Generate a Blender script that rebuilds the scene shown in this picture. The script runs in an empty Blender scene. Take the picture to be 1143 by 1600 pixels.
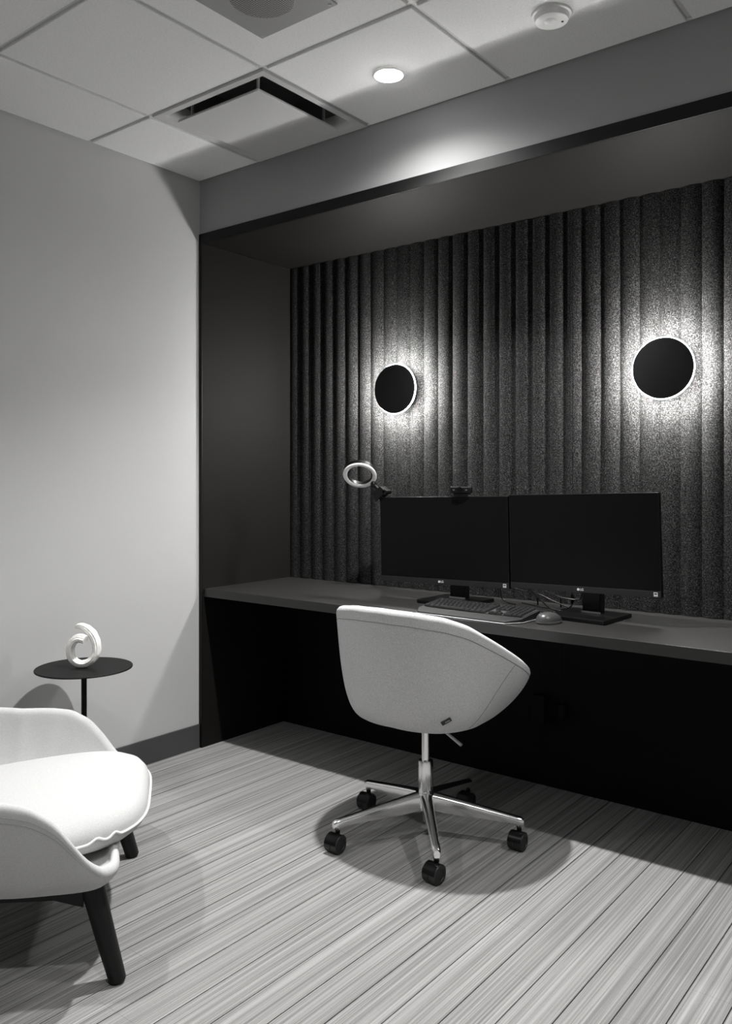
import bpy, math, random
from mathutils import Vector, Matrix
random.seed(7)
PI = math.pi
S = bpy.context.scene
COL = S.collection

# ------------------------------------------------------------------ camera
CAM = Vector((3.017, -2.596, 1.25))
YAW = math.radians(38.1)
FW = Vector((-math.sin(YAW), math.cos(YAW), 0)); RT = Vector((math.cos(YAW), math.sin(YAW), 0))
cd = bpy.data.cameras.new('camera'); co = bpy.data.objects.new('camera', cd); COL.objects.link(co)
co.location = CAM; co.rotation_euler = (PI / 2, 0, YAW)
cd.sensor_fit = 'VERTICAL'; cd.sensor_height = 36.0; cd.lens = 1312 / 1600 * 36.0
cd.shift_y = (747 - 800) / 1600; cd.clip_start = 0.02
S.camera = co

# ------------------------------------------------------------------ world, exposure, light levels
w = bpy.data.worlds.new('world'); S.world = w; w.use_nodes = True
w.node_tree.nodes['Background'].inputs[0].default_value = (0.5, 0.5, 0.5, 1)
w.node_tree.nodes['Background'].inputs[1].default_value = 0.02
S.view_settings.view_transform = 'Standard'; S.view_settings.look = 'None'
S.view_settings.gamma = 1.0; S.view_settings.use_curve_mapping = False
S.view_settings.exposure = 0.28
SCONCE_EMIT = 1200.0          # strength of the glowing band behind each wall disc
DOWNLIGHTS = [(1.315, -0.30, 235.0, 114), (0.70, -2.115, 110.0, 108), (2.53, -2.115, 105.0, 108), (3.14, -0.30, 90.0, 114)]   # x, y, watts, cone

# ------------------------------------------------------------------ materials
def mat(name, col, rough=0.6, metal=0.0, spec=0.5, bump=None, noise=None, emit=None):
    m = bpy.data.materials.new(name); m.use_nodes = True
    nt = m.node_tree; b = nt.nodes['Principled BSDF']
    c = (col, col, col, 1) if isinstance(col, (int, float)) else (*col, 1)
    b.inputs['Base Color'].default_value = c
    b.inputs['Roughness'].default_value = rough; b.inputs['Metallic'].default_value = metal
    b.inputs['Specular IOR Level'].default_value = spec
    tc = None
    if noise or bump:
        tc = nt.nodes.new('ShaderNodeTexCoord')
    if noise:                                    # (scale, low factor, high factor, detail)
        n = nt.nodes.new('ShaderNodeTexNoise'); n.inputs['Scale'].default_value = noise[0]; n.inputs['Detail'].default_value = noise[3]
        nt.links.new(tc.outputs['Object'], n.inputs['Vector'])
        r = nt.nodes.new('ShaderNodeValToRGB')
        r.color_ramp.elements[0].position = 0.33; r.color_ramp.elements[1].position = 0.67
        r.color_ramp.elements[0].color = (c[0] * noise[1], c[1] * noise[1], c[2] * noise[1], 1)
        r.color_ramp.elements[1].color = (c[0] * noise[2], c[1] * noise[2], c[2] * noise[2], 1)
        nt.links.new(n.outputs['Fac'], r.inputs['Fac']); nt.links.new(r.outputs['Color'], b.inputs['Base Color'])
    if bump:                                     # (scale, strength, distance)
        n2 = nt.nodes.new('ShaderNodeTexNoise'); n2.inputs['Scale'].default_value = bump[0]; n2.inputs['Detail'].default_value = 3
        nt.links.new(tc.outputs['Object'], n2.inputs['Vector'])
        bp = nt.nodes.new('ShaderNodeBump'); bp.inputs['Strength'].default_value = bump[1]; bp.inputs['Distance'].default_value = bump[2]
        nt.links.new(n2.outputs['Fac'], bp.inputs['Height']); nt.links.new(bp.outputs['Normal'], b.inputs['Normal'])
    if emit:
        b.inputs['Emission Color'].default_value = (1, 0.99, 0.975, 1); b.inputs['Emission Strength'].default_value = emit
    return m

M = {}
M['wall'] = mat('wall_paint', (0.45, 0.45, 0.45), 0.55, noise=(2.0, 0.985, 1.015, 2), bump=(350, 0.05, 0.001))
M['wall_dark'] = mat('bulkhead_paint', (0.30, 0.30, 0.303), 0.65, noise=(2.0, 0.985, 1.015, 2), bump=(350, 0.05, 0.001))
M['tile'] = mat('ceiling_tile', (0.76, 0.76, 0.757), 0.9, noise=(160, 0.94, 1.04, 4), bump=(220, 0.25, 0.002))
M['grid'] = mat('grid_metal', (0.58, 0.58, 0.575), 0.5)
M['white_metal'] = mat('white_metal', (0.52, 0.52, 0.515), 0.4)
M['plate_metal'] = mat('speaker_plate', (0.33, 0.33, 0.325), 0.45)
M['plastic_white'] = mat('white_plastic', (0.7, 0.7, 0.69), 0.4)
M['dark_void'] = mat('dark_duct', 0.03, 0.8)
M['duct_metal'] = mat('duct_metal', 0.16, 0.6)
M['base'] = mat('rubber_base', (0.055, 0.055, 0.057), 0.5)
M['laminate'] = mat('black_laminate', (0.0075, 0.0067, 0.0062), 0.62, spec=0.16, noise=(3, 0.93, 1.07, 3), bump=(900, 0.06, 0.0005))
M['laminate_desk'] = mat('desk_laminate', (0.016, 0.0155, 0.015), 0.45, noise=(4, 0.93, 1.07, 3), bump=(900, 0.06, 0.0005))
M['frame_black'] = mat('frame_black', 0.003, 0.5, spec=0.25)
M['knee'] = mat('knee_panel', 0.002, 0.7, spec=0.15)
M['sub'] = mat('carpet_backing', 0.02, 0.95)
M['black_plastic'] = mat('black_plastic', 0.003, 0.35, spec=0.22)
M['black_satin'] = mat('black_satin_plastic', 0.009, 0.5, spec=0.35)
M['screen'] = mat('screen_glass', 0.0025, 0.3, spec=0.1)
M['black_metal'] = mat('black_powder_coat', 0.004, 0.6, spec=0.2)
M['black_wood'] = mat('black_stained_wood', 0.005, 0.45, spec=0.3, bump=(60, 0.08, 0.001))
M['chrome'] = mat('polished_aluminium', 0.90, 0.2, 1.0)
M['satin_metal'] = mat('satin_metal', 0.55, 0.28, 1.0)
M['rubber'] = mat('caster_rubber', 0.012, 0.5)
M['fab_grey'] = mat('grey_wool', (0.56, 0.56, 0.563), 0.9, spec=0.15, noise=(420, 0.80, 1.17, 3), bump=(500, 0.25, 0.001))
M['fab_light'] = mat('pale_wool', (0.49, 0.49, 0.488), 0.9, spec=0.15, noise=(420, 0.90, 1.08, 3), bump=(500, 0.22, 0.001))
M['thread'] = mat('seam_thread', 0.17, 0.9)
M['thread_pale'] = mat('pale_thread', 0.36, 0.9)
M['piping'] = mat('pale_piping', 0.72, 0.85)
M['plaster'] = mat('white_plaster', (0.80, 0.79, 0.765), 0.8, bump=(140, 0.5, 0.002))
M['key'] = mat('key_plastic', 0.022, 0.28)
M['kb_body'] = mat('keyboard_body', 0.016, 0.55, spec=0.3)
M['kb_deck'] = mat('keyboard_deck', 0.06, 0.4)
M['silver'] = mat('silver_trim', 0.62, 0.3, 0.6)
M['mouse_grey'] = mat('mouse_grey', 0.05, 0.35)
M['mouse_base'] = mat('mouse_base', 0.22, 0.35)
M['mark'] = mat('printed_mark', 0.75, 0.5)
M['cable'] = mat('cable_black', 0.012, 0.35)
M['ring_white'] = mat('ring_diffuser', 0.92, 0.45)
M['sconce_glow'] = mat('sconce_glow', 0.8, 0.5, emit=SCONCE_EMIT)
M['bulb'] = mat('downlight_lens', 0.8, 0.5, emit=40.0)
M['tag'] = mat('woven_tag', 0.03, 0.8)

def felt_material():
    m = bpy.data.materials.new('grey_felt'); m.use_nodes = True
    nt = m.node_tree; b = nt.nodes['Principled BSDF']; L = nt.links
    b.inputs['Roughness'].default_value = 1.0; b.inputs['Specular IOR Level'].default_value = 0.05
    g = nt.nodes.new('ShaderNodeNewGeometry')
    n1 = nt.nodes.new('ShaderNodeTexNoise'); n1.inputs['Scale'].default_value = 230; n1.inputs['Detail'].default_value = 5; n1.inputs['Roughness'].default_value = 0.75
    n2 = nt.nodes.new('ShaderNodeTexNoise'); n2.inputs['Scale'].default_value = 9; n2.inputs['Detail'].default_value = 3
    L.new(g.outputs['Position'], n1.inputs['Vector']); L.new(g.outputs['Position'], n2.inputs['Vector'])
    r = nt.nodes.new('ShaderNodeValToRGB')
    e = r.color_ramp.elements
    e[0].position = 0.36; e[0].color = (0.0028, 0.0028, 0.0029, 1)
    e[1].position = 0.66; e[1].color = (0.085, 0.0847, 0.084, 1)
    k = e.new(0.5); k.color = (0.013, 0.0129, 0.0128, 1)
    L.new(n1.outputs['Fac'], r.inputs['Fac'])
    mx = nt.nodes.new('ShaderNodeMix'); mx.data_type = 'RGBA'; mx.blend_type = 'MULTIPLY'; mx.inputs['Factor'].default_value = 0.35
    L.new(r.outputs['Color'], mx.inputs['A']); L.new(n2.outputs['Fac'], mx.inputs['B'])
    L.new(mx.outputs['Result'], b.inputs['Base Color'])
    bp = nt.nodes.new('ShaderNodeBump'); bp.inputs['Strength'].default_value = 0.45; bp.inputs['Distance'].default_value = 0.002
    L.new(n1.outputs['Fac'], bp.inputs['Height']); L.new(bp.outputs['Normal'], b.inputs['Normal'])
    return m
M['felt'] = felt_material()

def carpet_material():
    m = bpy.data.materials.new('striped_carpet'); m.use_nodes = True
    nt = m.node_tree; b = nt.nodes['Principled BSDF']; L = nt.links
    b.inputs['Roughness'].default_value = 1.0; b.inputs['Specular IOR Level'].default_value = 0.1
    g = nt.nodes.new('ShaderNodeNewGeometry'); oi = nt.nodes.new('ShaderNodeObjectInfo')
    sep = nt.nodes.new('ShaderNodeSeparateXYZ'); L.new(g.outputs['Position'], sep.inputs[0])
    off = nt.nodes.new('ShaderNodeMath'); off.operation = 'MULTIPLY'; off.inputs[1].default_value = 37.0
    off.inputs[0].default_value = 0.1
    def stripes(sx, sy, detail, rough):
        ax = nt.nodes.new('ShaderNodeMath'); ax.operation = 'MULTIPLY'; ax.inputs[1].default_value = sx; L.new(sep.outputs['X'], ax.inputs[0])
        ay = nt.nodes.new('ShaderNodeMath'); ay.operation = 'MULTIPLY'; ay.inputs[1].default_value = sy; L.new(sep.outputs['Y'], ay.inputs[0])
        c = nt.nodes.new('ShaderNodeCombineXYZ'); L.new(ax.outputs[0], c.inputs[0]); L.new(ay.outputs[0], c.inputs[1]); L.new(off.outputs[0], c.inputs[2])
        n = nt.nodes.new('ShaderNodeTexNoise'); n.inputs['Scale'].default_value = 1.0; n.inputs['Detail'].default_value = detail; n.inputs['Roughness'].default_value = rough
        L.new(c.outputs[0], n.inputs['Vector']); return n
    n1 = stripes(210, 0.8, 2, 0.6); n2 = stripes(55, 0.5, 2, 0.5); n3 = stripes(900, 900, 1, 0.5); n4 = stripes(420, 2.5, 2, 0.6)
    def mul(a, k):
        x = nt.nodes.new('ShaderNodeMath'); x.operation = 'MULTIPLY'; x.inputs[1].default_value = k; L.new(a, x.inputs[0]); return x.outputs[0]
    def add(a, c):
        x = nt.nodes.new('ShaderNodeMath'); x.operation = 'ADD'; L.new(a, x.inputs[0]); L.new(c, x.inputs[1]); return x.outputs[0]
    s = add(add(mul(n1.outputs['Fac'], 0.42), mul(n2.outputs['Fac'], 0.22)), add(mul(n3.outputs['Fac'], 0.14), mul(n4.outputs['Fac'], 0.22)))
    r = nt.nodes.new('ShaderNodeValToRGB'); e = r.color_ramp.elements
    e[0].position = 0.34; e[0].color = (0.125, 0.124, 0.123, 1)
    e[1].position = 0.64; e[1].color = (0.36, 0.357, 0.353, 1)
    k = e.new(0.47); k.color = (0.205, 0.203, 0.20, 1)
    k = e.new(0.53); k.color = (0.265, 0.263, 0.26, 1)
    L.new(s, r.inputs['Fac']); L.new(r.outputs['Color'], b.inputs['Base Color'])
    bp = nt.nodes.new('ShaderNodeBump'); bp.inputs['Strength'].default_value = 0.5; bp.inputs['Distance'].default_value = 0.0015
    L.new(s, bp.inputs['Height']); L.new(bp.outputs['Normal'], b.inputs['Normal'])
    return m
M['carpet'] = carpet_material()

def grille_material():
    m = bpy.data.materials.new('perforated_grille'); m.use_nodes = True
    nt = m.node_tree; b = nt.nodes['Principled BSDF']; L = nt.links
    b.inputs['Roughness'].default_value = 0.5
    tc = nt.nodes.new('ShaderNodeTexCoord'); v = nt.nodes.new('ShaderNodeTexVoronoi'); v.voronoi_dimensions = '2D'; v.inputs['Scale'].default_value = 150; v.inputs['Randomness'].default_value = 0.0
    L.new(tc.outputs['Object'], v.inputs['Vector'])
    r = nt.nodes.new('ShaderNodeValToRGB'); r.color_ramp.elements[0].position = 0.38; r.color_ramp.elements[0].color = (0.02, 0.02, 0.02, 1)
    r.color_ramp.elements[1].position = 0.44; r.color_ramp.elements[1].color = (0.42, 0.42, 0.415, 1)
    L.new(v.outputs['Distance'], r.inputs['Fac']); L.new(r.outputs['Color'], b.inputs['Base Color'])
    return m
M['grille'] = grille_material()

# ------------------------------------------------------------------ mesh helpers
class MB:
    def __init__(s): s.v = []; s.f = []
    def add(s, vs, fs):
        o = len(s.v); s.v += [tuple(p) for p in vs]; s.f += [tuple(i + o for i in f) for f in fs]; return s
    def box(s, a, b, m=None):
        x0, y0, z0 = a; x1, y1, z1 = b
        vs = [Vector(p) for p in ((x0,y0,z0),(x1,y0,z0),(x1,y1,z0),(x0,y1,z0),(x0,y0,z1),(x1,y0,z1),(x1,y1,z1),(x0,y1,z1))]
        if m: vs = [m @ p for p in vs]
        return s.add(vs, [(3,2,1,0),(4,5,6,7),(0,1,5,4),(1,2,6,5),(2,3,7,6),(3,0,4,7)])
    def loft(s, rings, cap0=True, cap1=True, closed=True):
        n = len(rings[0]); o = len(s.v)
        for r in rings: s.v += [tuple(p) for p in r]
        for i in range(len(rings) - 1):
            for j in range(n if closed else n - 1):
                k = (j + 1) % n
                s.f.append((o+i*n+j, o+i*n+k, o+(i+1)*n+k, o+(i+1)*n+j))
        if cap0: s.f.append(tuple(o + j for j in reversed(range(n))))
        if cap1: s.f.append(tuple(o + (len(rings)-1)*n + j for j in range(n)))
        return s
    def lathe(s, prof, n=32, m=None, cap0=True, cap1=True):     # profile of (r, z), bottom to top
        rings = []
        for r, z in prof:
            ring = [Vector((r*math.cos(2*PI*j/n), r*math.sin(2*PI*j/n), z)) for j in range(n)]
            rings.append([m @ p for p in ring] if m else ring)
        return s.loft(rings, cap0, cap1)
    def tube(s, pts, r, n=8, caps=True, prof=None):
        pts = [Vector(p) for p in pts]; rings = []
        up = None
        for i, p in enumerate(pts):
            t = (pts[min(i+1, len(pts)-1)] - pts[max(i-1, 0)]).normalized()
            if up is None:
                up = Vector((0,0,1)) if abs(t.z) < 0.9 else Vector((0,1,0))
            a = (up - t * up.dot(t)).normalized(); b = t.cross(a); up = a
            rr = r[i] if isinstance(r, (list, tuple)) else r
            ring = []
            for j in range(n):
                q = 2*PI*j/n; k = prof(q, i) if prof else (1, 1)
                ring.append(p + a*(rr*math.cos(q)*k[0]) + b*(rr*math.sin(q)*k[1]))
            rings.append(ring)
        return s.loft(rings, caps, caps)
    def mesh(s, name):
        me = bpy.data.meshes.new(name); me.from_pydata(s.v, [], s.f); me.validate(); me.update(); return me
    def build(s, name, m, parent=None, smooth=False, bevel=0, seg=2, angle=40):
        me = s.mesh(name); me.materials.append(M[m])
        o = bpy.data.objects.new(name, me); COL.objects.link(o); o.parent = parent
        if smooth:
            me.polygons.foreach_set('use_smooth', [True]*len(me.polygons))
            me.set_sharp_from_angle(angle=math.radians(angle))
        if bevel:
            md = o.modifiers.new('bevel', 'BEVEL'); md.width = bevel; md.segments = seg; md.limit_method = 'ANGLE'; md.angle_limit = math.radians(35)
        return o

def catmull(pts, k=8):
    pts = [Vector(p) for p in pts]; out = []
    P = [pts[0]] + pts + [pts[-1]]
    for i in range(1, len(P) - 2):
        for j in range(k):
            t = j / k; a, b, c, d = P[i-1], P[i], P[i+1], P[i+2]
            out.append(0.5*((2*b) + (c-a)*t + (2*a-5*b+4*c-d)*t*t + (-a+3*b-3*c+d)*t**3))
    out.append(pts[-1]); return out
def ss(a, b, x):
    t = max(0, min(1, (x-a)/(b-a))); return t*t*(3-2*t)
def lerp_tab(tab, x):
    if x <= tab[0][0]: return tab[0][1]
    for (a, va), (b, vb) in zip(tab, tab[1:]):
        if x <= b:
            return va + (vb-va)*(x-a)/(b-a)
    return tab[-1][1]
def smooth_tab(tab, n=181, x0=0, x1=180, it=10):
    v = [lerp_tab(tab, x0+(x1-x0)*i/(n-1)) for i in range(n)]
    for _ in range(it):
        v = [(v[max(i-1,0)] if i > 0 else v[1]) * .25 + v[i]*.5 + (v[min(i+1,n-1)] if i < n-1 else v[n-2])*.25 for i in range(n)]
    return [(x0+(x1-x0)*i/(n-1), v[i]) for i in range(n)]

def thing(name, label, cat, loc=(0,0,0), rz=0, group=None):
    o = bpy.data.objects.new(name, None); COL.objects.link(o); o.empty_display_size = 0.1
    o.location = loc; o.rotation_euler = (0, 0, rz); o['label'] = label; o['category'] = cat
    if group: o['group'] = group
    return o
def tag(o, label, cat, group=None):
    o['label'] = label; o['category'] = cat
    if group: o['group'] = group
    return o
def struct(o, label, cat):
    o['kind'] = 'structure'; o['label'] = label; o['category'] = cat; return o
def copy_part(o, parent, loc=None):
    c = o.copy(); COL.objects.link(c); c.parent = parent
    if loc is not None: c.location = loc
    return c
def copy_tree(o, parent=None):
    c = o.copy(); COL.objects.link(c); c.parent = parent
    for ch in list(o.children): copy_tree(ch, c)
    return c

# ------------------------------------------------------------------ room shell
XR, YR, H = 4.15, -3.75, 2.628          # right wall, rear wall, ceiling
DA, KN, SB = 0.605, 0.54, 2.335         # felt wall plane, knee panel plane, alcove soffit
T = 0.10
struct(MB().box((-T, YR, -0.05), (0, 0.9, 2.85)).build('wall_left', 'wall'), 'pale grey painted wall behind the round side table', 'wall')
struct(MB().box((XR, YR, -0.05), (XR+T, 0.9, 2.85)).build('wall_right', 'wall'), 'grey painted wall on the right of the room', 'wall')
struct(MB().box((-T, YR-T, -0.05), (XR+T, YR, 2.85)).build('wall_rear', 'wall'), 'grey painted wall behind the viewer', 'wall')
struct(MB().box((0, 0, SB+0.045), (XR, 0.9, 2.85)).build('wall_bulkhead', 'wall_dark'), 'grey painted bulkhead above the black desk alcove', 'wall')
struct(MB().box((0, DA+0.006, 0.0), (XR, 0.9, SB+0.045)).build('wall_back', 'laminate'), 'dark back wall of the alcove behind the felt', 'wall')
struct(MB().box((0.0205, KN, 0.0), (XR, DA+0.005, 0.6985)).build('wall_below_desk', 'knee'), 'black panel below the built-in desk', 'wall')

floor = MB().box((-T, YR-T, -0.06), (XR+T, 0.9, -0.0065)).build('floor', 'sub')
struct(floor, 'grey striped plank carpet over the whole floor', 'floor')
PW, PL = 0.1025, 0.92
plank = MB()
plank.box((0.0016, 0.0002, -0.006), (PW-0.0016, PL-0.00015, 0.0))
pm = plank.mesh('carpet_plank'); pm.materials.append(M['carpet'])
x = 0.0; i = 0
x_off = 2.063 - 20*PW
x = x_off - PW if x_off > 0 else x_off
def plank_at(x, y0, y1, me=None):
    if me is None:
        me = MB().box((0.0016, 0.0002, -0.006), (PW-0.0016, (y1-y0)-0.00015, 0.0)).mesh('carpet_plank'); me.materials.append(M['carpet'])
    o = bpy.data.objects.new('carpet_plank', me); COL.objects.link(o); o.parent = floor; o.location = (x, y0, 0)
x = x_off
while x + PW < XR - 0.6:
    s = YR + 0.5 + random.choice((0.0, 0.18, 0.37, 0.52, 0.71)) - PL
    y = s
    while y < KN:
        a = max(y, YR+0.45); b = min(y + PL, KN)
        if b - a > 0.03:
            plank_at(x, a, b, pm if (b-a) > PL-1e-4 else None)
        y += PL
    x += PW
# narrow cut strip along the left wall and carpet out of view
MB().box((0.0, YR, -0.006), (x_off-0.0006, KN, 0)).build('carpet_plank', 'carpet', floor)
MB().box((x+0.001, YR, -0.006), (XR, KN, 0)).build('carpet_plank', 'carpet', floor)
MB().box((x_off, YR, -0.006), (x, YR+0.449, 0)).build('carpet_plank', 'carpet', floor)

struct(MB().box((0.0005, YR, 0.0), (0.010, -0.009, 0.11)).build('baseboard_left', 'base', bevel=0.002), 'dark grey rubber baseboard along the pale wall', 'baseboard')

# ------------------------------------------------------------------ ceiling: tegular tiles in a metal grid
ceil = MB().box((-T, YR-T, 2.80), (XR+T, 0.9, 2.88)).build('ceiling', 'dark_void')
struct(ceil, 'suspended ceiling of white square tiles in a metal grid', 'ceiling')
GX = [0.0, 0.395] + [1.005 + 0.61*k for k in range(6)]; GX[-1] = XR
GX = [g for g in GX if g < XR-0.05] + [XR]
GY = [0.0] + [-0.59 - 0.61*k for k in range(6)]; GY = [g for g in GY if g > YR+0.05] + [YR]
def tile_mesh(w_, d_):
    b = MB(); e = 0.0095; q = 0.004
    x0, x1, y0, y1 = e, w_-e, e, d_-e
    # tegular face stands proud of the grid with a small chamfer
    b.loft([[(x0-0.006,y0-0.006,0.024),(x1+0.006,y0-0.006,0.024),(x1+0.006,y1+0.006,0.024),(x0-0.006,y1+0.006,0.024)],
            [(x0,y0,0.010),(x1,y0,0.010),(x1,y1,0.010),(x0,y1,0.010)],
            [(x0,y0,0.002),(x1,y0,0.002),(x1,y1,0.002),(x0,y1,0.002)],
            [(x0+0.002,y0+0.002,0.0),(x1-0.002,y0+0.002,0.0),(x1-0.002,y1-0.002,0.0),(x0+0.002,y1-0.002,0.0)]])
    b.f = [tuple(reversed(f)) for f in b.f]
    me = b.mesh('ceiling_tile'); me.materials.append(M['tile']); return me
cache = {}
for a in range(len(GX)-1):
    for b_ in range(len(GY)-1):
        if a == 1 and b_ == 0: continue                 # the air diffuser sits here
        k = (round(GX[a+1]-GX[a], 3), round(GY[b_]-GY[b_+1], 3))
        if k not in cache: cache[k] = tile_mesh(*k)
        o = bpy.data.objects.new('ceiling_tile', cache[k]); COL.objects.link(o); o.parent = ceil
        o.location = (GX[a], GY[b_+1], H-0.003)
for g in GX[1:-1]:
    MB().box((g-0.0075, YR, H+0.006), (g+0.0075, 0, H+0.030)).build('grid_bar', 'grid', ceil)
for g in GY[1:-1]:
    for a in range(len(GX)-1):
        MB().box((GX[a]+(0.0075 if a else 0), g-0.0075, H+0.0065), (GX[a+1]-0.0075, g+0.0075, H+0.030)).build('grid_bar', 'grid', ceil)
MB().box((0, YR, H+0.003), (0.016, 0, H+0.006)).build('wall_angle', 'grid', ceil)
MB().box((0.016, -0.016, H+0.003), (XR, 0, H+0.006)).build('wall_angle', 'grid', ceil)

# ------------------------------------------------------------------ alcove lining (black laminate)
struct(MB().box((0.0005, -0.006, 0.0), (0.0200, -0.0002, SB)).build('trim_4', 'frame_black', bevel=0.0008), 'black strip edging the left side of the alcove', 'trim')
struct(MB().box((0.0005, 0.0, 0.0), (0.020, DA+0.005, SB)).build('trim_1', 'laminate', bevel=0.0008), 'black laminate side panel of the desk alcove', 'panel')
struct(MB().box((0.0005, -0.006, SB+0.0003), (XR-0.001, 0.0, SB+0.046)).build('trim_2', 'frame_black', bevel=0.0008), 'black strip edging the top of the alcove', 'trim')
struct(MB().box((0.0205, 0.0005, SB), (XR-0.001, DA+0.005, SB+0.044)).build('trim_3', 'laminate'), 'black laminate soffit over the desk alcove', 'panel')

# ------------------------------------------------------------------ built-in desk
d = thing('built_in_desk', 'long black built-in desk filling the alcove', 'desk', (0, 0, 0))
MB().box((0.021, 0.006, 0.7000), (XR-0.001, DA-0.002, 0.7375)).build('worktop', 'laminate_desk', d, bevel=0.0012)

# ------------------------------------------------------------------ fluted felt panels
RP, RX0, RD = 0.077, 0.003, 0.013
ARC = ((RP/2)**2+RD**2)/(2*RD)        # ribs are shallow circular arcs meeting in sharp valleys
RZ0, RZ1 = 0.7385, SB-0.0015
def rib_mesh(f0, f1):
    n = 14; ring = []
    for j in range(n+1):
        t = f0 + (f1-f0)*j/n; u = 2*t-1
        ring.append((t*RP, -0.0025-RD*(math.sqrt(ARC*ARC-(u*RP/2)**2)-(ARC-RD))/RD))
    b = MB()
    lo = [(p[0], p[1], RZ0) for p in ring] + [(ring[-1][0], 0.0, RZ0), (ring[0][0], 0.0, RZ0)]
    hi = [(p[0], p[1], RZ1) for p in lo]
    b.loft([lo, hi])
    me = b.mesh('rib'); me.materials.append(M['felt'])
    me.polygons.foreach_set('use_smooth', [True]*len(me.polygons)); me.set_sharp_from_angle(angle=math.radians(35)); return me
rib_full, rib_l, rib_r = rib_mesh(0.004, 0.996), rib_mesh(0.004, 0.489), rib_mesh(0.511, 0.996)
rib_first = rib_mesh(0.24, 0.996)
def felt_panel(k0, k1, label, half0, half1):
    t = thing('felt_wall_panel', label, 'felt panel', (0, DA-0.0035, 0), 0, 'fluted felt panels in the alcove')
    a = RX0 + RP*(k0 + (0.5 if half0 else 0)); b = RX0 + RP*(k1 + (0.5 if half1 else 1))
    MB().box((max(a, 0.0215)+0.0004, 0.0002, RZ0), (b-0.0004, 0.0042, RZ1)).build('backing', 'felt', t)
    for k in range(k0, k1+1):
        me = rib_full
        if half0 and k == k0: me = rib_r
        if half1 and k == k1: me = rib_l
        if k == 0: me = rib_first
        o = bpy.data.objects.new('rib', me); COL.objects.link(o); o.parent = t; o.location = (RX0 + RP*k, 0, 0)
felt_panel(0, 6, 'narrow fluted charcoal felt panel beside the alcove side panel', False, True)
felt_panel(6, 20, 'fluted charcoal felt panel behind the left wall disc and the two screens', True, True)
felt_panel(20, 34, 'fluted charcoal felt panel behind the right wall disc', True, True)
felt_panel(34, 48, 'fluted charcoal felt panel past the right wall disc, mostly out of view', True, True)

# ------------------------------------------------------------------ disc wall sconces
def sconce(x, z, label):
    t = thing('disc_wall_sconce', label, 'wall lamp', (x, DA-0.006-RD, z), 0, 'disc sconces on the felt')
    R = Matrix.Rotation(PI/2, 4, 'X')           # local z -> -y
    MB().lathe([(0.045, -0.0005), (0.045, 0.050), (0.098, 0.052), (0.1115, 0.0580)], 32, R).build('wall_mount', 'black_metal', t, True)
    MB().lathe([(0.1118, 0.0585), (0.1150, 0.0650), (0.1153, 0.0668), (0.1146, 0.0678)], 64, R).build('glow_ring', 'sconce_glow', t, True, angle=60)
    MB().lathe([(0.1139, 0.0680), (0.1139, 0.0700), (0.1120, 0.0740), (0.106, 0.0760)], 64, R).build('disc', 'black_metal', t, True)
    return t
sconce(0.743, 1.659, 'round black wall disc with glowing rim, nearer the alcove side panel')
sconce(1.966, 1.656, 'round black wall disc with glowing rim above the right screen')

# ------------------------------------------------------------------ ceiling fixtures
def downlight(x, y, watts, cone, label):
    t = thing('recessed_downlight', label, 'downlight', (x, y, H-0.003), 0, 'recessed downlights')
    MB().lathe([(0.052, -0.0005), (0.056, -0.004), (0.050, -0.007), (0.043, -0.004), (0.040, -0.001)], 40, cap0=False, cap1=False).build('trim_ring', 'plastic_white', t, True)
    MB().lathe([(0.014, -0.020), (0.028, -0.016), (0.038, -0.008), (0.041, -0.0008)], 40).build('lens', 'bulb', t, True)
    l = bpy.data.lights.new('downlight_lamp', 'SPOT'); l.energy = watts; l.spot_size = math.radians(cone); l.spot_blend = 1.0
    l.shadow_soft_size = 0.03; l.color = (1, 0.995, 0.985)
    o = bpy.data.objects.new('downlight_lamp', l); COL.objects.link(o); o.parent = t; o.location = (0, 0, -0.05)
    if y < -1: return                  # only the row by the bulkhead throws a scallop there
    l2 = l.copy(); l2.energy = watts*0.13; l2.spot_size = math.radians(160)      # the fixture's weak wide spill outside its beam
    o = bpy.data.objects.new('downlight_spill', l2); COL.objects.link(o); o.parent = t; o.location = (0, 0, -0.05)
for k, (x, y, wt, cone) in enumerate(DOWNLIGHTS):
    downlight(x, y, wt, cone, ['glowing round downlight in the tile beside the air diffuser', 'round ceiling downlight above the lounge chair, out of view',
                         'round ceiling downlight near the viewer, out of view', 'round ceiling downlight at the right end of the alcove, out of view'][k])

t = thing('air_diffuser', 'square white ceiling air diffuser with hanging plaque', 'air vent', (0.70, -0.295, H-0.004))
b = MB(); a0 = 0.2925
def sq(h, z, hy=None):
    hy = h if hy is None else hy
    return [(-h,-hy,z),(h,-hy,z),(h,hy,z),(-h,hy,z)]
b.loft([sq(0.2955,0.012,0.286), sq(0.2955,0.0,0.286), sq(0.272,-0.001,0.264), sq(0.264,0.003,0.256), sq(0.252,0.012,0.244), sq(0.242,0.028,0.234), sq(0.236,0.055,0.228)], False, False)
b.f = [tuple(reversed(f)) for f in b.f]
b.build('frame', 'white_metal', t, True, angle=50)
b = MB(); b.loft([sq(0.236,0.055,0.228), sq(0.232,0.16,0.224)], False, True); b.build('duct_box', 'duct_metal', t)
b = MB(); b.loft([sq(0.206,0.0125,0.206), sq(0.2145,0.010,0.2145), sq(0.217,0.002,0.217), sq(0.216,0.0,0.216)][::-1], True, True)
b.f = [tuple(f) for f in b.f]
pq = b.build('plaque', 'white_metal', t, bevel=0.003); pq.location = (-0.015, 0, -0.014)
for sx in (-1, 1):
    for sy in (-1, 1):
        MB().box((-0.015+sx*0.178-0.004, sy*0.178-0.004, -0.003), (-0.015+sx*0.178+0.004, sy*0.178+0.004, 0.09)).build('hanger_bracket', 'white_metal', t)

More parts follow.
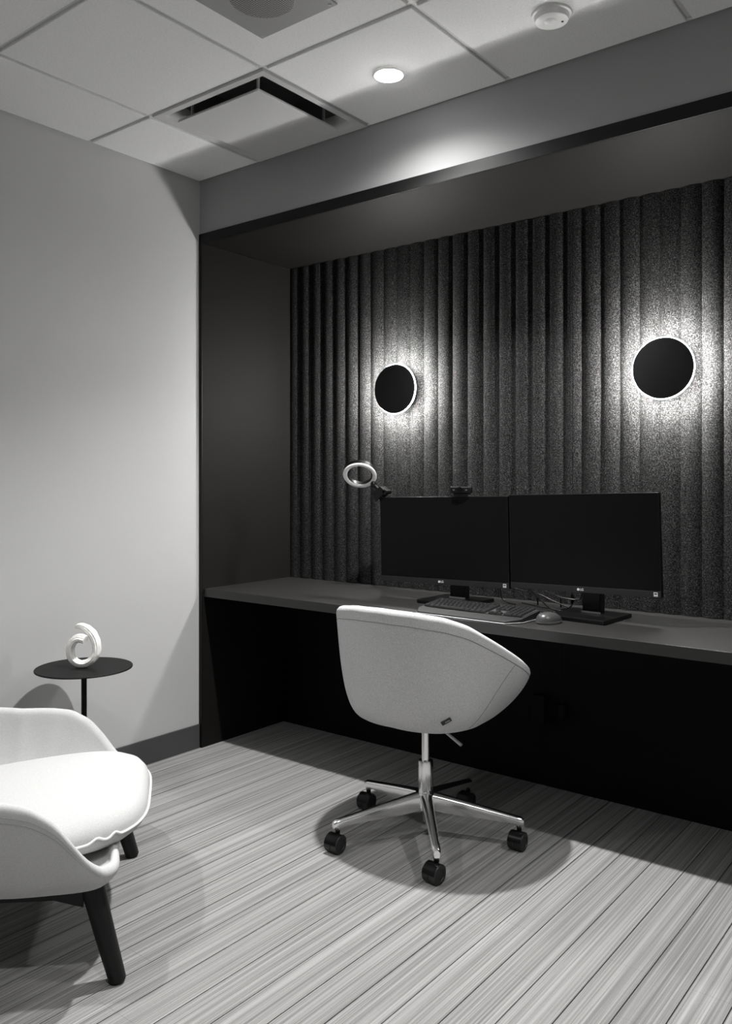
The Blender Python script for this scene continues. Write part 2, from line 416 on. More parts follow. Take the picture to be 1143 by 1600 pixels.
t = thing('ceiling_speaker', 'square ceiling speaker plate with round perforated grille', 'speaker', (1.30, -0.888, H-0.003))
MB().box((-0.153, -0.153, -0.006), (0.153, 0.153, -0.0003)).build('plate', 'plate_metal', t, bevel=0.0015)
MB().lathe([(0.083, -0.010), (0.092, -0.0085), (0.094, -0.0061)], 48).build('grille', 'grille', t, True)
for sx in (-1, 1):
    for sy in (-1, 1):
        MB().lathe([(0.004, -0.0085), (0.006, -0.0061)], 12, Matrix.Translation((sx*0.137, sy*0.137, 0))).build('screw', 'satin_metal', t, True)

t = thing('ceiling_sensor', 'small round white sensor on the ceiling tile', 'sensor', (1.915, -0.30, H-0.003))
MB().lathe([(0.040, -0.026), (0.048, -0.022), (0.052, -0.008), (0.058, -0.006), (0.060, -0.0003)], 40).build('housing', 'plastic_white', t, True, angle=30)
MB().lathe([(0.006, -0.032), (0.014, -0.030), (0.020, -0.0262)], 24, Matrix.Translation((0.0, -0.008, 0))).build('lens', 'plastic_white', t, True)
MB().lathe([(0.003, -0.0275), (0.004, -0.0255)], 10, Matrix.Translation((0.028, 0.014, 0))).build('indicator', 'black_plastic', t)

# ------------------------------------------------------------------ shell seats (office chair and lounge chair)
def shell(rim, base, zb, zfloor, thick, na=120, nt=18, h1=0.75, h2=(0.12, 0.5), floor_in=0.86):
    """closed upholstered tub: rim(a)->(x,y,z), base(a)->(x,y); a in degrees, 0 at the back"""
    b = MB(); rings = []; info = []
    A = [360*i/na - 180 for i in range(na)]
    def bez(P0, P1, P2, P3, t):
        s = 1-t; return P0*s**3 + P1*3*s*s*t + P2*3*s*t*t + P3*t**3
    cols = []
    for a in A:
        R = Vector(rim(a)); Bx, By = base(a); B = Vector((Bx, By, zb)); D = R - B; D0 = Vector((D.x, D.y, 0))
        hh = h1(a) if callable(h1) else h1; P1 = B + D0*hh; P2 = Vector((R.x - D.x*h2[0], R.y - D.y*h2[0], R.z - D.z*h2[1]))
        col = [Vector((B.x*k, B.y*k, zb - 0.004*(1-k))) for k in (0.15, 0.5, 0.8)]
        outer = [bez(B, P1, P2, R, j/nt) for j in range(nt+1)]
        col += outer
        rad = Vector((R.x, R.y, 0)).normalized()
        Ri = R - rad*thick
        m = (R+Ri)/2
        for q in (1, 2, 3, 4, 5):
            an = PI*q/6; col.append(m + (R-m)*math.cos(an) + Vector((0, 0, thick*0.5))*math.sin(an))
        F = Vector((Bx*floor_in, By*floor_in, zfloor)); D2 = Ri - F
        Q1 = F + Vector((D2.x, D2.y, 0))*hh; Q2 = Vector((Ri.x - D2.x*h2[0], Ri.y - D2.y*h2[0], Ri.z - D2.z*h2[1]))
        col += [bez(F, Q1, Q2, Ri, 1-j/nt) for j in range(nt+1)]
        col += [Vector((F.x*k, F.y*k, zfloor + 0.002*(1-k))) for k in (0.7, 0.35, 0.12)]
        cols.append(col); info.append(outer)
    n = len(cols[0])
    rings = [[cols[i][k] for i in range(na)] for k in range(n)]
    b.loft(rings)
    return b, A, info

def catmull_closed_tube(pts, r, name, m, parent, n=6):
    b = MB(); b.tube(pts, r, n); return b.build(name, m, parent, True)

# --- office chair
oc = thing('office_swivel_chair', 'grey wool tub office chair on a chrome five-star base', 'chair', (1.375, -0.165, 0), 0)
ZT = smooth_tab([(0, .812), (25, .808), (45, .795), (60, .768), (75, .722), (100, .645), (118, .590), (128, .555), (138, .500), (150, .452), (165, .440), (180, .438)], it=14)
RTb = smooth_tab([(0, .275), (20, .283), (45, .308), (70, .320), (90, .330), (110, .350), (122, .362), (132, .350), (145, .310), (160, .272), (180, .255)], it=20)
BT = smooth_tab([(0, .185), (45, .215), (90, .200), (135, .215), (180, .190)], it=20)
def oc_rim(a):
    q = math.radians(a); r = lerp_tab(RTb, abs(a)); return (r*math.sin(q), -r*math.cos(q), lerp_tab(ZT, abs(a)))
def oc_base(a):
    q = math.radians(a); r = lerp_tab(BT, abs(a)); return (r*math.sin(q), -r*math.cos(q))
sb, A, info = shell(oc_rim, oc_base, 0.425, 0.452, 0.034, h1=lambda a: 0.78 - 0.50*ss(58, 105, abs(a)), h2=(0.14, 0.45))
sh = sb.build('seat_shell', 'fab_grey', oc, True, angle=80)
def on_outer(a, t):
    i = (a + 180)/360*len(A); i0 = int(math.floor(i)) % len(A); i1 = (i0+1) % len(A); f = i - math.floor(i)
    def at(col):
        j = t*(len(col)-1); j0 = min(int(j), len(col)-2); g = j-j0; return col[j0]*(1-g) + col[j0+1]*g
    return at(info[i0])*(1-f) + at(info[i1])*f
def seam(name, pts, r, m, parent, out=0.0):
    P = []
    for p in pts:
        v = Vector((p.x, p.y, 0)); P.append(p + (v.normalized()*out if v.length else v))
    b = MB(); b.tube(P, r, 6); return b.build(name, m, parent, True)
seam('rim_seam', [on_outer(a, 0.945) for a in range(-132, 133, 3)], 0.0008, 'thread', sh, 0.0002)
for sg in (-1, 1):
    seam('side_seam', [on_outer(sg*(62 + 36*t), t) for t in [0.18 + 0.76*k/20 for k in range(21)]], 0.0009, 'thread', sh, 0.0002)
# seat cushion inside
b = MB(); rg = []
for k, (f, z) in enumerate([(0.9, 0.4545), (1.0, 0.462), (1.02, 0.478), (0.97, 0.492), (0.82, 0.499), (0.5, 0.502), (0.1, 0.503)]):
    rg.append([(0.205*f*math.copysign(abs(math.cos(q))**0.8, math.cos(q)), 0.015+0.205*f*math.copysign(abs(math.sin(q))**0.8, math.sin(q)), z) for q in [2*PI*j/48 for j in range(48)]])
b.loft(rg).build('seat_cushion', 'fab_grey', oc, True, angle=80)
# woven tag near the bottom of the back
p0 = on_outer(45, 0.29); p1 = on_outer(52, 0.36); p2 = on_outer(54, 0.28)
ax = (p1-p0).normalized(); nrm = Vector((p0.x, p0.y, -0.08)).normalized(); ay = nrm.cross(ax).normalized()
b = MB(); c0 = p0 + nrm*0.0025
vs = [c0 + ax*u*0.034 + ay*v*0.013 + nrm*w_*0.0022 for u in (0, 1) for v in (-0.5, 0.5) for w_ in (-1, 1)]
b.add(vs, [(0,1,3,2),(4,6,7,5),(0,4,5,1),(2,3,7,6),(0,2,6,4),(1,5,7,3)])
tg = b.build('woven_tag', 'tag', oc)
b = MB()
for k in range(5):                     # the tag's small pale stitched lettering
    u = 0.012 + k*0.0035
    pts = [c0 + ax*(u) + ay*(-0.003) + nrm*0.0024, c0 + ax*(u+0.0017) + ay*(0.003 if k % 2 else 0.0015) + nrm*0.0024, c0 + ax*(u+0.003) + ay*(-0.003) + nrm*0.0024]
    b.tube(pts, 0.00045, 4)
b.build('tag_stitching', 'mark', tg)
# mechanism, lever, column
b = MB(); b.loft([[(-.02,-.02,.392),(.02,-.02,.392),(.02,.02,.392),(-.02,.02,.392)], [(-.07,-.05,.412),(.07,-.05,.412),(.07,.05,.412),(-.07,.05,.412)], [(-.085,-.07,.4225),(.085,-.07,.4225),(.085,.07,.4225),(-.085,.07,.4225)]])
b.build('tilt_mechanism', 'satin_metal', oc, bevel=0.003)
MB().tube([(0.055, -0.045, 0.412), (0.10, -0.05, 0.405), (0.185, -0.065, 0.372)], [0.0045, 0.0045, 0.0055], 10).build('height_lever', 'satin_metal', oc, True)
MB().lathe([(0.014, 0.262), (0.014, 0.395)], 24).build('gas_lift', 'chrome', oc, True)
MB().lathe([(0.024, 0.150), (0.0255, 0.152), (0.0255, 0.262), (0.0245, 0.268), (0.016, 0.269)], 32).build('column_sleeve', 'chrome', oc, True)
MB().lathe([(0.030, 0.098), (0.036, 0.104), (0.037, 0.150), (0.034, 0.158), (0.026, 0.160)], 32).build('base_hub', 'chrome', oc, True)
MB().lathe([(0.009, 0.055), (0.011, 0.058), (0.011, 0.098)], 16).build('column_end', 'satin_metal', oc, True)
def base_leg(parent, ang):
    b = MB(); rings = []
    for r, zt, zl, wt, wb in [(0.028, .160, .100, .022, .014), (0.07, .153, .094, .0195, .012), (0.15, .139, .090, .017, .011), (0.23, .124, .088, .0155, .0105), (0.312, .109, .083, .0145, .0105), (0.329, .106, .080, .0135, .010), (0.338, .100, .078, .010, .008)]:
        rings.append([(r, -wb, zl), (r, wb, zl)] + [(r, wt*math.cos(PI*k/8), zt-.011+.011*math.sin(PI*k/8)) for k in range(9)])
    b.loft(rings)
    g = b.build('base_leg', 'chrome', parent, True, angle=50); g.rotation_euler = (0, 0, ang)
    MB().lathe([(0.0095, .071), (0.0115, .074), (0.0115, .094)], 16, Matrix.Translation((.322, 0, 0))).build('leg_socket', 'chrome', g, True)
    return g
def caster(parent, ang, sw):
    e = bpy.data.objects.new('caster', None)
    R = Matrix.Translation((.322*math.cos(ang), .322*math.sin(ang), 0)) @ Matrix.Rotation(sw, 4, 'Z') @ Matrix.Translation((0.014, 0, 0.0302))
    Wm = R @ Matrix.Rotation(PI/2, 4, 'X')
    b = MB()
    b.lathe([(.0295, .0008), (.030, .0016), (.030, .0235), (.0282, .0258), (.019, .0262), (.018, .0242), (.006, .0242)], 32, Wm)
    b.lathe([(.006, -.0242), (.018, -.0242), (.019, -.0262), (.0282, -.0258), (.030, -.0235), (.030, -.0016), (.0295, -.0008)], 32, Wm)
    c = b.build('caster', 'rubber', parent, True, angle=30)
    # hood over the wheels and stem
    h_ = MB(); ring = []
    for side in (-.0032, .0032):
        pass
    pr = [(0.0318*math.cos(q), 0.0318*math.sin(q)) for q in [PI*(0.05 + 0.9*k/14) for k in range(15)]]
    pi_ = [(0.0303*math.cos(q), 0.0303*math.sin(q)) for q in [PI*(0.95 - 0.9*k/14) for k in range(15)]]
    poly = pr + pi_
    lo = [R @ Vector((p[0], -.0235, p[1])) for p in poly]; hi = [R @ Vector((p[0], .0235, p[1])) for p in poly]
    h_.loft([lo, hi]); h_.build('caster_hood', 'black_plastic', c, True, angle=30)
    MB().tube([R @ Vector((-.014, 0, .0285)), R @ Vector((-.014, 0, .0505))], .0085, 12).build('caster_stem', 'black_plastic', c, True)
for k in range(5):
    an = math.radians(-122 + 72*k)
    base_leg(oc, an); caster(oc, an, math.radians([-88, -94, -86, -96, -90][k]))

# --- lounge chair
NX = Vector((0.632, 0.775)); AX = Vector((0.775, -0.632))
lc0 = NX*(-0.60) + AX*1.455
lc = thing('lounge_armchair', 'pale upholstered lounge armchair with black wooden legs', 'armchair', (lc0.x, lc0.y, 0), math.atan2(AX.y, AX.x))
# plan of the rim by angle from the back, and its height
LR = smooth_tab([(0, .43), (35, .46), (60, .455), (90, .425), (103, .442), (114, .482), (121, .520), (128, .535), (134, .512), (143, .435), (155, .378), (168, .352), (180, .345)], it=5)
LZ = smooth_tab([(0, .745), (25, .735), (45, .66), (62, .55), (75, .490), (90, .478), (103, .472), (110, .460), (116, .425), (120, .375), (124, .322), (128, .292), (134, .283), (150, .286), (180, .288)], it=2)
LB = smooth_tab([(0, .33), (45, .38), (90, .335), (128, .44), (145, .37), (180, .30)], it=10)
def lc_rim(a):
    q = math.radians(a); r = lerp_tab(LR, abs(a)); return (r*math.sin(q), -r*math.cos(q), lerp_tab(LZ, abs(a)))
def lc_base(a):
    q = math.radians(a); r = lerp_tab(LB, abs(a)); return (r*math.sin(q), -r*math.cos(q))
lb, A, info = shell(lc_rim, lc_base, 0.240, 0.266, 0.034, na=240, h1=0.7, h2=(0.10, 0.5), floor_in=0.84)
ls = lb.build('shell', 'fab_light', lc, True, angle=80)
for off in (0.925, 0.965):
    seam('rim_seam', [on_outer(a, off) for a in range(-130, 131, 2)], 0.0007, 'thread_pale', ls, 0.0001)
# seat cushion with piped edge
def cush(q):
    c, s_ = math.cos(q), math.sin(q)
    x = 0.352*math.copysign(abs(c)**0.50, c)
    y = (0.418 if s_ > 0 else 0.315)*math.copysign(abs(s_)**(0.62), s_)
    if s_ > 0: x *= 1 - 0.06*s_
    return x, y
b = MB(); rg = []
N = 96
def ctilt(y, z): return z + (y-0.25)*0.15*(z-0.287)/0.1235          # the seat falls towards the back
prof = [(0.80, .287), (0.93, .296), (0.985, .312), (1.0, .328), (.985, .348), (.95, .364), (.88, .379), (.76, .392), (.6, .401), (.4, .407), (.2, .410), (.04, .4105)]
for f, z in prof:
    rg.append([(cush(2*PI*j/N)[0]*f, cush(2*PI*j/N)[1]*f, ctilt(cush(2*PI*j/N)[1]*f, z)) for j in range(N)])
b.loft(rg)
sc = b.build('seat_cushion', 'fab_light', lc, True, angle=80)
P = []
for j in range(181):
    q = -0.35 + (PI+0.7)*j/180; x, y = cush(q)
    wv = 0.0
    for c0_, s_ in ((0.62, 0.05), (0.80, 0.045)):
        wv += 0.010*math.exp(-((q-c0_)/s_)**2)
    P.append((x*1.004, y*1.004, ctilt(y, .328) + wv))
MB().tube(P, 0.0035, 8).build('piping', 'piping', sc, True)
# wooden base
def leg(x0, y0, x1, y1, zt):
    b = MB(); b.tube([(x1, y1, 0.001), (x1, y1, 0.006), ((x0+x1)/2, (y0+y1)/2, zt/2), (x0, y0, zt)], [.0165, .0215, .0255, .029], 20)
    b.build('leg', 'black_wood', lc, True, angle=50)
for sg in (-1, 1):
    leg(sg*0.325, 0.285, sg*0.355, 0.352, .250)
    leg(sg*0.25, -0.25, sg*0.30, -0.36, .250)
    # side rail between front and rear legs
    b = MB(); b.loft([[(sg*.325-.016, .27, .185), (sg*.325+.016, .27, .185), (sg*.325+.016, .27, .246), (sg*.325-.016, .27, .246)],
                      [(sg*.322-.016, .20, .208), (sg*.322+.016, .20, .208), (sg*.322+.016, .20, .246), (sg*.322-.016, .20, .246)],
                      [(sg*.25-.016, -.25, .200), (sg*.25+.016, -.25, .200), (sg*.25+.016, -.25, .246), (sg*.25-.016, -.25, .246)]])
    b.build('side_rail', 'black_wood', lc, bevel=0.003)
MB().box((-.31, .255, .200), (.31, .283, .246)).build('front_rail', 'black_wood', lc, bevel=0.003)
MB().box((-.24, -.265, .200), (.24, -.237, .246)).build('rear_rail', 'black_wood', lc, bevel=0.003)

# ------------------------------------------------------------------ side table and sculpture
tb = thing('side_table', 'small round black metal side table by the pale wall', 'table', (0.235, -0.765, 0))
MB().lathe([(.170, .5335), (.1765, .5345), (.177, .538), (.1755, .540), (.165, .540)], 72).build('table_top', 'black_metal', tb, True)
MB().lathe([(.010, .010), (.010, .5335)], 20).build('stem', 'black_metal', tb, True)
MB().lathe([(.128, .0003), (.130, .002), (.130, .007), (.126, .009), (.011, .010)], 56).build('foot_plate', 'black_metal', tb, True)

def sculpture():
    t = thing('loop_sculpture', 'white ridged plaster loop sculpture standing on the round table', 'sculpture', (0.243, -0.772, 0.540), YAW)
    k = 1/(8.16*416)
    raw = [(335,170,22),(375,152,34),(430,162,44),(490,195,52),(548,250,55),(592,330,54),(612,420,52),(602,505,50),(560,570,48),(490,615,46),(415,624,46),(345,590,50),(300,525,50),(290,440,50),(310,365,50),(355,310,50),(410,288,50),(462,296,50),(492,306,46)]
    pts = [Vector(((x-450)*k, 0, (672-z)*k)) for x, z, r in raw]
    n = len(pts)
    for i, p in enumerate(pts): p.y = 0.016 - 0.034*(i/(n-1))
    C = catmull(pts, 6)
    R = []
    for i in range(len(C)):
        u = i/6; a = int(min(u, n-2)); R.append((raw[a][2] + (raw[a+1][2]-raw[a][2])*(u-a))*k)
    rnd = random.Random(3); ph = [rnd.uniform(0, 6) for _ in range(3)]
    def pf(q, i):
        m = 1 + 0.06*math.sin(13*q+ph[0]) + 0.05*math.sin(5*q + ph[1] + i*0.05) + 0.03*math.sin(i*0.9+ph[2])*math.sin(3*q)
        return (m, m*1.15)
    MB().tube(C, R, 44, prof=pf).build('coil', 'plaster', t, True, angle=60)
sculpture()

# ------------------------------------------------------------------ monitors
DZ = 0.7375
def text_mesh(s, size, depth=0.0002):
    cu = bpy.data.curves.new('t', 'FONT'); cu.body = s; cu.size = size; cu.extrude = depth; cu.align_x = 'LEFT'; cu.align_y = 'CENTER'
    o = bpy.data.objects.new('t', cu); COL.objects.link(o)
    bpy.context.view_layer.update()
    me = bpy.data.meshes.new_from_object(o.evaluated_get(bpy.context.evaluated_depsgraph_get()))
    bpy.data.objects.remove(o); bpy.data.curves.remove(cu); me.name = 'lettering'
    me.materials.clear(); me.materials.append(M['mark']); return me
LG = text_mesh('LG', 0.0125)
def monitor(x, y, zc, rz, roll, label, W=0.615, Hh=0.362, base=(0, 0.02), brot=0):
    t = thing('computer_monitor', label, 'monitor', (x, y, DZ), rz, 'twin black monitors on the desk')
    RR = Matrix.Translation((0, 0, zc-DZ)) @ Matrix.Rotation(roll, 4, 'Y')
    def put(b, name, m, bev=0, par=t, sm=False):
        o = b.build(name, m, par, sm, bevel=bev)
        if par is t: o.matrix_local = RR
        return o
    w2, h2 = W/2, Hh/2
    cs = put(MB().box((-w2, 0, -h2), (w2, 0.018, h2)), 'case', 'black_plastic', 0.0015)
    b = MB(); b.loft([[(-.20,.0182,-.13),(.20,.0182,-.13),(.20,.0182,.13),(-.20,.0182,.13)][::-1], [(-.16,.046,-.10),(.16,.046,-.10),(.16,.046,.10),(-.16,.046,.10)][::-1]])
    put(b, 'rear_housing', 'black_satin', 0.003)
    put(MB().box((-w2+.0035, -.0006, -h2+.0235), (w2-.0035, .0, h2-.0035)), 'screen', 'screen')
    bz = put(MB().box((-w2+.001, -.0022, -h2+.0005), (w2-.001, -.0002, -h2+.0225)), 'bottom_bezel', 'black_satin', 0.0006)
    # round emblem and lettering, centred on the bottom bezel
    em = MB().lathe([(0.0042, 0.0), (0.0046, 0.0003), (0.0046, 0.0006)], 24, Matrix.Translation((-0.011, -.0023, -h2+.0115)) @ Matrix.Rotation(PI/2, 4, 'X')).build('emblem', 'mark', bz)
    b = MB(); c = Matrix.Translation((-0.011, -.0031, -h2+.0115))
    b.box((-.0006, -.0001, -.0022), (.0002, .0001, .0022), c); b.box((.0002, -.0001, -.0022), (.0020, .0001, -.0014), c); b.box((-.0024, -.0001, .0012), (-.0014, .0001, .0022), c)
    b.build('emblem_lines', 'black_plastic', bz)
    o = bpy.data.objects.new('lettering', LG); COL.objects.link(o); o.parent = bz; o.location = (-0.0045, -.0026, -h2+.0115); o.rotation_euler = (PI/2, 0, 0)
    # pale square sticker in the right corner
    MB().box((w2-.026, -.0027, -h2+.0045), (w2-.0125, -.0023, -h2+.0185)).build('sticker', 'mark', bz)
    b = MB()
    b.box((w2-.0245, -.0030, -h2+.0105), (w2-.0140, -.0027, -h2+.0170)); b.box((w2-.0245, -.0030, -h2+.0060), (w2-.0140, -.0027, -h2+.0075))
    b.build('sticker_print', 'kb_deck', bz)
    # stand
    bx, by = base
    B = Matrix.Translation((bx, by, 0)) @ Matrix.Rotation(brot, 4, 'Z')
    o = MB().box((-.118, -.118, .0005), (.118, .105, .015)).build('stand_base', 'black_plastic', t, bevel=0.003); o.matrix_local = B
    p = MB().box((-.036, .000, .015), (.036, .038, .30)).build('stand_post', 'black_plastic', t, bevel=0.003); p.matrix_local = Matrix.Translation((bx, max(by-0.0, .047-.0), 0)) @ Matrix.Rotation(0, 4, 'Z')
    MB().box((-.038, -.003, .0), (.038, .0, .006)).build('post_collar', 'silver', p).location = (0, -0.0002, 0.0152)
    return t
monitor(1.122, 0.322, 0.992, 0.0, math.radians(-1.2), 'black computer monitor carrying the webcam and the ring light', W=0.625, base=(0.050, 0.04), brot=0)
monitor(1.737, 0.305, 1.012, math.radians(-4.0), math.radians(-1.6), 'black computer monitor on the right, nearest the mouse', W=0.600, base=(0.02, 0.03), brot=0)

# webcam
wc = thing('webcam', 'small black webcam clipped on top of the left monitor', 'webcam', (1.222, 0.317, 1.181), math.radians(10))
MB().box((-.046, -.012, .008), (.046, .012, .034)).build('body', 'black_plastic', wc, bevel=0.006, seg=3)
MB().lathe([(.013, 0), (.013, .003), (.010, .004)], 24, Matrix.Translation((0, -.0121, .021)) @ Matrix.Rotation(PI/2, 4, 'X')).build('lens', 'screen', wc, True)
for sx in (-1, 1):
    MB().box((sx*.027-.004, -.0128, .0185), (sx*.027+.004, -.0121, .0235)).build('microphone_mark', 'kb_deck', wc)
MB().box((-.03, -.008, -.006), (.03, -.0055, .0078)).build('clip', 'black_plastic', wc, bevel=0.001)
MB().box((-.03, -.0075, .002), (.03, .03, .0078)).build('clip_arm', 'black_plastic', wc, bevel=0.001)

# ring light clamped on the left monitor
rl = thing('ring_light', 'small white clip-on ring light at the corner of the left monitor', 'lamp', (0.0, 0.0, 0.0))
rc = Vector((0.700, 0.315, 1.262))
nrm = (Vector((0.50, -0.80, 0)).normalized()*math.cos(math.radians(44)) + Vector((0, 0, -1))*math.sin(math.radians(44))).normalized()
zx = nrm; xx = Vector((0, 0, 1)).cross(zx).normalized(); yy = zx.cross(xx)
RM = Matrix.Translation(rc) @ Matrix((xx, yy, zx)).transposed().to_4x4()
Rr, rr = 0.0755, 0.056
rb = MB(); n = 64
rb.loft([[RM @ Vector((r*math.cos(2*PI*j/n), r*math.sin(2*PI*j/n), z)) for j in range(n)] for r, z in [(rr-.001, .0), (rr-.001, -.018), (rr+.004, -.021), (Rr-.004, -.021), (Rr+.001, -.018), (Rr+.001, .0), (rr-.001, .0)]], False, False)
rb.build('ring_body', 'black_plastic', rl, True, angle=35)
rb = MB()
rb.loft([[RM @ Vector((r*math.cos(2*PI*j/n), r*math.sin(2*PI*j/n), z)) for j in range(n)] for r, z in [(rr, .0002), (rr+.002, .0035), ((rr+Rr)/2, .0055), (Rr-.002, .0035), (Rr, .0002), (rr, .0002)]], False, False)
rb.build('ring_diffuser', 'ring_white', rl, True, angle=70)
e0 = rc + xx*0.045 - yy*0.052 - zx*0.016
cl = Vector((0.812, 0.322, 1.190))
MB().tube([e0, e0*0.5 + cl*0.5 + Vector((0, 0, -.004)), cl], [.008, .0075, .009], 12).build('arm', 'black_plastic', rl, True)
MB().lathe([(.008, -.012), (.0125, -.008), (.0125, .008), (.008, .012)], 16, Matrix.Translation(e0*0.72 + cl*0.28) @ Matrix.Rotation(PI/2, 4, 'X')).build('joint_knob', 'black_plastic', rl, True)
b = MB()
Jm = Matrix.Translation(cl) @ Matrix.Rotation(math.radians(38), 4, 'Y')
for y0, y1 in ((-.012, -.006), (.022, .028)):
    b.loft([[Jm @ Vector(p) for p in ((-.030, y0, -.030), (.010, y0, -.048), (.026, y0, .020), (-.014, y0, .022))], [Jm @ Vector(p) for p in ((-.030, y1, -.030), (.010, y1, -.048), (.026, y1, .020), (-.014, y1, .022))]])
b.build('clamp_jaws', 'black_plastic', rl, bevel=0.002)
MB().box((-.012, -.006, .004), (.020, .022, .020), Jm).build('clamp_body', 'black_plastic', rl, bevel=0.003)
MB().tube([Jm @ Vector((.022, -.012, .016)), Jm @ Vector((.022, .028, .016))], .010, 16).build('clamp_wheel', 'black_plastic', rl, True)
pts = catmull([(0.818, .348, 1.155), (0.790, .38, 1.135), (0.748, .41, 1.085), (0.752, .41, 1.055), (0.79, .39, 1.045), (0.85, .38, 1.04)], 8)
MB().tube(pts, .0013, 6).build('power_lead', 'cable', rl, True)

# ------------------------------------------------------------------ keyboard
kb = thing('keyboard', 'dark ergonomic keyboard with palm rest at the desk edge', 'keyboard', (1.404, 0.118, DZ), math.radians(-1.5))
def kz(y): return 0.010 + 0.022*((y+0.095)/0.19)        # deck height, front to back
outl = [(-.190,-.100),(.185,-.100),(.222,-.045),(.225,.085),(.205,.098),(.0,.108),(-.205,.098),(-.225,.085),(-.226,-.045)]
b = MB(); b.loft([[(x, y, .0005) for x, y in outl], [(x*1.002, y, .003) for x, y in outl], [(x, y, kz(y)) for x, y in outl]])
b.build('body', 'kb_body', kb, bevel=0.0015)
b = MB(); o2 = [(-.195,-.104),(.187,-.104),(.226,-.046),(.229,.06)]
b.tube([(x, y, 0.0035) for x, y in o2], .0016, 6); b.build('edge_trim', 'silver', kb, True)
dk = [(-.212,-.020),(-.10,-.028),(.0,-.030),(.10,-.028),(.212,-.020),(.214,.085),(-.214,.085)]
b = MB(); b.loft([[(x, y, kz(y)+.0001) for x, y in dk], [(x, y, kz(y)+.0016) for x, y in dk]]); b.build('key_deck', 'kb_deck', kb)
KP = 0.0187
km = {}
def key_mesh(u):
    if u not in km:
        w_ = KP*u - 0.0024; d_ = 0.0162; q = 0.0022
        b = MB(); b.loft([[(-w_/2,-d_/2,0),(w_/2,-d_/2,0),(w_/2,d_/2,0),(-w_/2,d_/2,0)], [(-w_/2,-d_/2,.002),(w_/2,-d_/2,.002),(w_/2,d_/2,.002),(-w_/2,d_/2,.002)],
                          [(-w_/2+q,-d_/2+q,.0072),(w_/2-q,-d_/2+q,.0072),(w_/2-q,d_/2-q*.6,.0072),(-w_/2+q,d_/2-q*.6,.0072)]])
        me = b.mesh('key'); me.materials.append(M['key']); km[u] = me
    return km[u]
rows = [[1.5]+[1.25]+[1.25]*4+[1]*8, [1]*13+[2], [1.5]+[1]*12+[1.5], [1.75]+[1]*11+[2.25], [2.25]+[1]*10+[2.75], [1.25]*3+[6.25]+[1.25]*4]
for r, row in enumerate(rows):
    y = 0.074 - r*KP
    tot = sum(row); sc_ = 15/tot
    blocks = [(-.2115, [round(u*sc_, 3) for u in row])]
    blocks.append((.0750, [1]*3 if r in (0, 1, 2, 5) else ([] if r == 3 else [1])))
    blocks.append((.1365, [1]*4 if r < 5 else [2, 1, 1]))
    for x0, us in blocks:
        x = x0 + (KP if us == [1] else 0)
        f = 0.985
        for u in us:
            cx = x + KP*f*u/2
            o = bpy.data.objects.new('key', key_mesh(u)); COL.objects.link(o); o.parent = kb
            wave = 0.004*math.cos(cx/0.22*PI/2)
            yy_ = y + (-0.006*(1-abs(cx)/0.22) if True else 0)
            o.location = (cx, yy_, kz(yy_) + .0017); o.rotation_euler = (math.atan(0.022/0.19), 0, 0); o.scale = (f, 1, 1)
            x += KP*f*u
for a, w_ in ((0.085, .03), (0.15, .018)):
    MB().box((a, .0865, kz(.09)+.0005), (a+w_, .0905, kz(.09)+.0028)).build('media_key', 'silver', kb)

# ------------------------------------------------------------------ mouse
ms = thing('computer_mouse', 'grey cordless computer mouse right of the keyboard', 'mouse', (1.694, 0.140, DZ), math.radians(-20))
b = MB(); rg = []
for z, f, sh_ in [(0.0008, 0.90, 0), (0.004, 0.98, 0), (0.010, 1.0, .0), (0.018, .96, -.001), (0.026, .85, -.003), (0.033, .66, -.006), (0.0375, .40, -.009), (0.039, .10, -.011)]:
    ring = []
    for j in range(40):
        q = 2*PI*j/40; x = 0.034*math.cos(q); y = 0.052*math.copysign(abs(math.sin(q))**0.85, math.sin(q))
        ring.append((x*f*(1-0.10*math.sin(q)), y*f + sh_, z))
    rg.append(ring)
b.loft(rg[:3], True, True).build('base_shell', 'mouse_base', ms, True)
b = MB(); b.loft([[ (p[0]*1.001, p[1]*1.001, p[2]+.0003) for p in r] for r in rg[2:]], True, True); b.build('top_shell', 'mouse_grey', ms, True, angle=70)
MB().tube([(0, .046, .024), (0, .030, .0335), (0, .012, .0388)], .0009, 6).build('button_split', 'black_plastic', ms, True)
MB().lathe([(.008, -.0035), (.010, -.002), (.010, .002), (.008, .0035)], 20, Matrix.Translation((0, .027, .029)) @ Matrix.Rotation(PI/2, 4, 'Y')).build('scroll_wheel', 'rubber', ms, True)
MB().box((-.0312, -.012, .0185), (-.0285, .010, .0215)).build('thumb_button', 'silver', ms, bevel=0.0008)

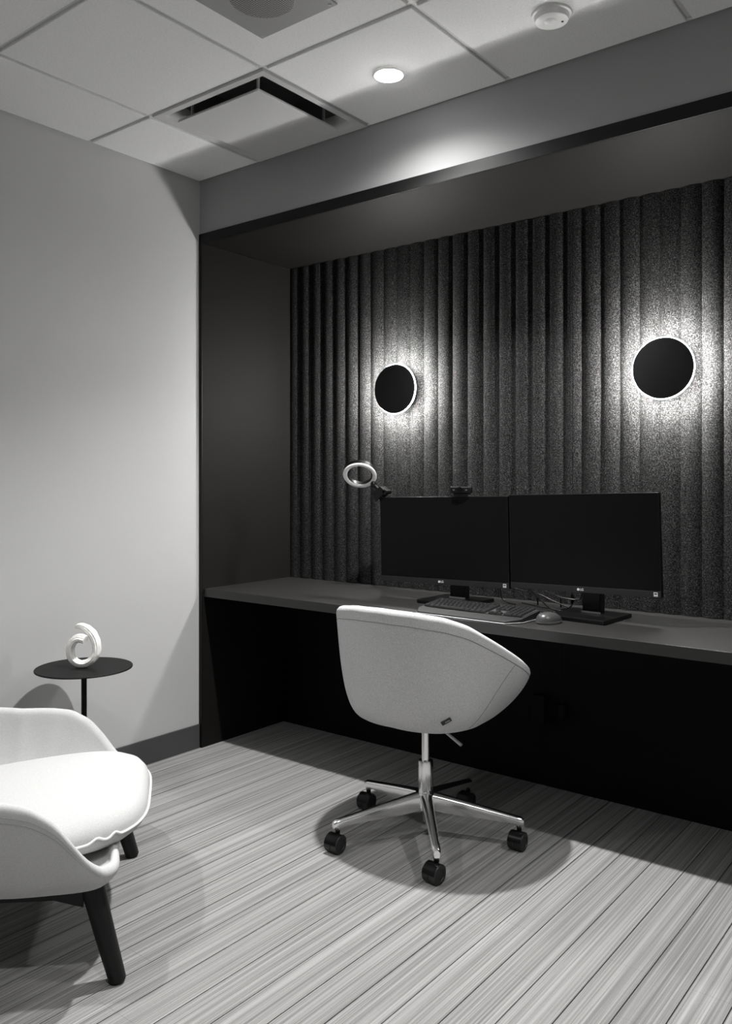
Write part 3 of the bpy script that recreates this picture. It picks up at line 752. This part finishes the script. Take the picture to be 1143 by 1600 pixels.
# ------------------------------------------------------------------ cables
def cable(name, pts, r, label, plug=None):
    P = catmull(pts, 8)
    if plug:
        t = thing(name, label, 'cable', (0, 0, 0))
        MB().tube(P, r, 8).build('lead', 'cable', t, True)
        MB().tube(plug, [.004, .007, .0075, .004], 10).build('plug', 'black_plastic', t, True)
        return t
    return tag(MB().tube(P, r, 8).build(name, 'cable', None, True), label, 'cable')
zc = DZ + 0.003
cable('monitor_cable', [(1.395, .36, .850), (1.40, .40, .815), (1.44, .43, .800), (1.50, .45, .788), (1.55, .47, .765), (1.60, .50, zc)], .0025, 'thin black cable hanging from between the two monitors')
cable('monitor_cable', [(1.47, .36, .850), (1.475, .41, .815), (1.52, .42, .775), (1.57, .41, zc+.004), (1.64, .40, zc)], .003, 'black cable drooping steeply behind the right monitor')
cable('power_lead', [(1.50, .37, .845), (1.53, .40, .820), (1.58, .41, .798), (1.64, .40, .790), (1.70, .385, .795), (1.712, .38, .83)], .0025, 'black lead swagged below the right monitor to its post')
cable('plugged_lead', [(1.655, .42, .835), (1.655, .42, .800), (1.655, .42, .772), (1.640, .42, .752), (1.58, .43, zc), (1.48, .46, zc), (1.40, .50, zc)], .003, 'black lead with a plug standing behind the mouse', [(1.655, .42, .806), (1.655, .42, .800), (1.655, .42, .780), (1.653, .42, .770)])
cable('desk_cable', [(1.345, .40, zc), (1.355, .33, zc), (1.42, .31, zc), (1.50, .35, zc), (1.57, .34, zc), (1.615, .30, zc)], .003, 'black cable lying on the desk behind the keyboard')
cable('desk_cable', [(1.315, .465, .85), (1.318, .465, .80), (1.325, .468, .757), (1.35, .47, zc), (1.40, .44, zc)], .003, 'black cable looping beside the left monitor post')

# power bricks hanging under the desk
def brick(x, z, w_, h_, label):
    t = thing('power_brick', label, 'power adapter', (x, KN-.040, z), 0.25, 'power adapters under the desk')
    MB().box((-w_/2, -.016, -h_/2), (w_/2, .016, h_/2)).build('case', 'knee', t, bevel=0.005)
    MB().tube(catmull([(0, 0, h_/2), (.004, 0, h_/2+.06), (-.006, 0, .45), (0, 0, .6990-z)], 6), .002, 6).build('upper_cord', 'knee', t, True)
    MB().tube(catmull([(0, 0, -h_/2), (-.008, .004, -h_/2-.06), (.004, .008, -h_/2-.13)], 6), .002, 6).build('lower_cord', 'knee', t, True)
brick(1.475, .315, .050, .125, 'larger black power adapter hanging under the desk')
brick(1.575, .325, .032, .060, 'smaller black power adapter hanging under the desk')
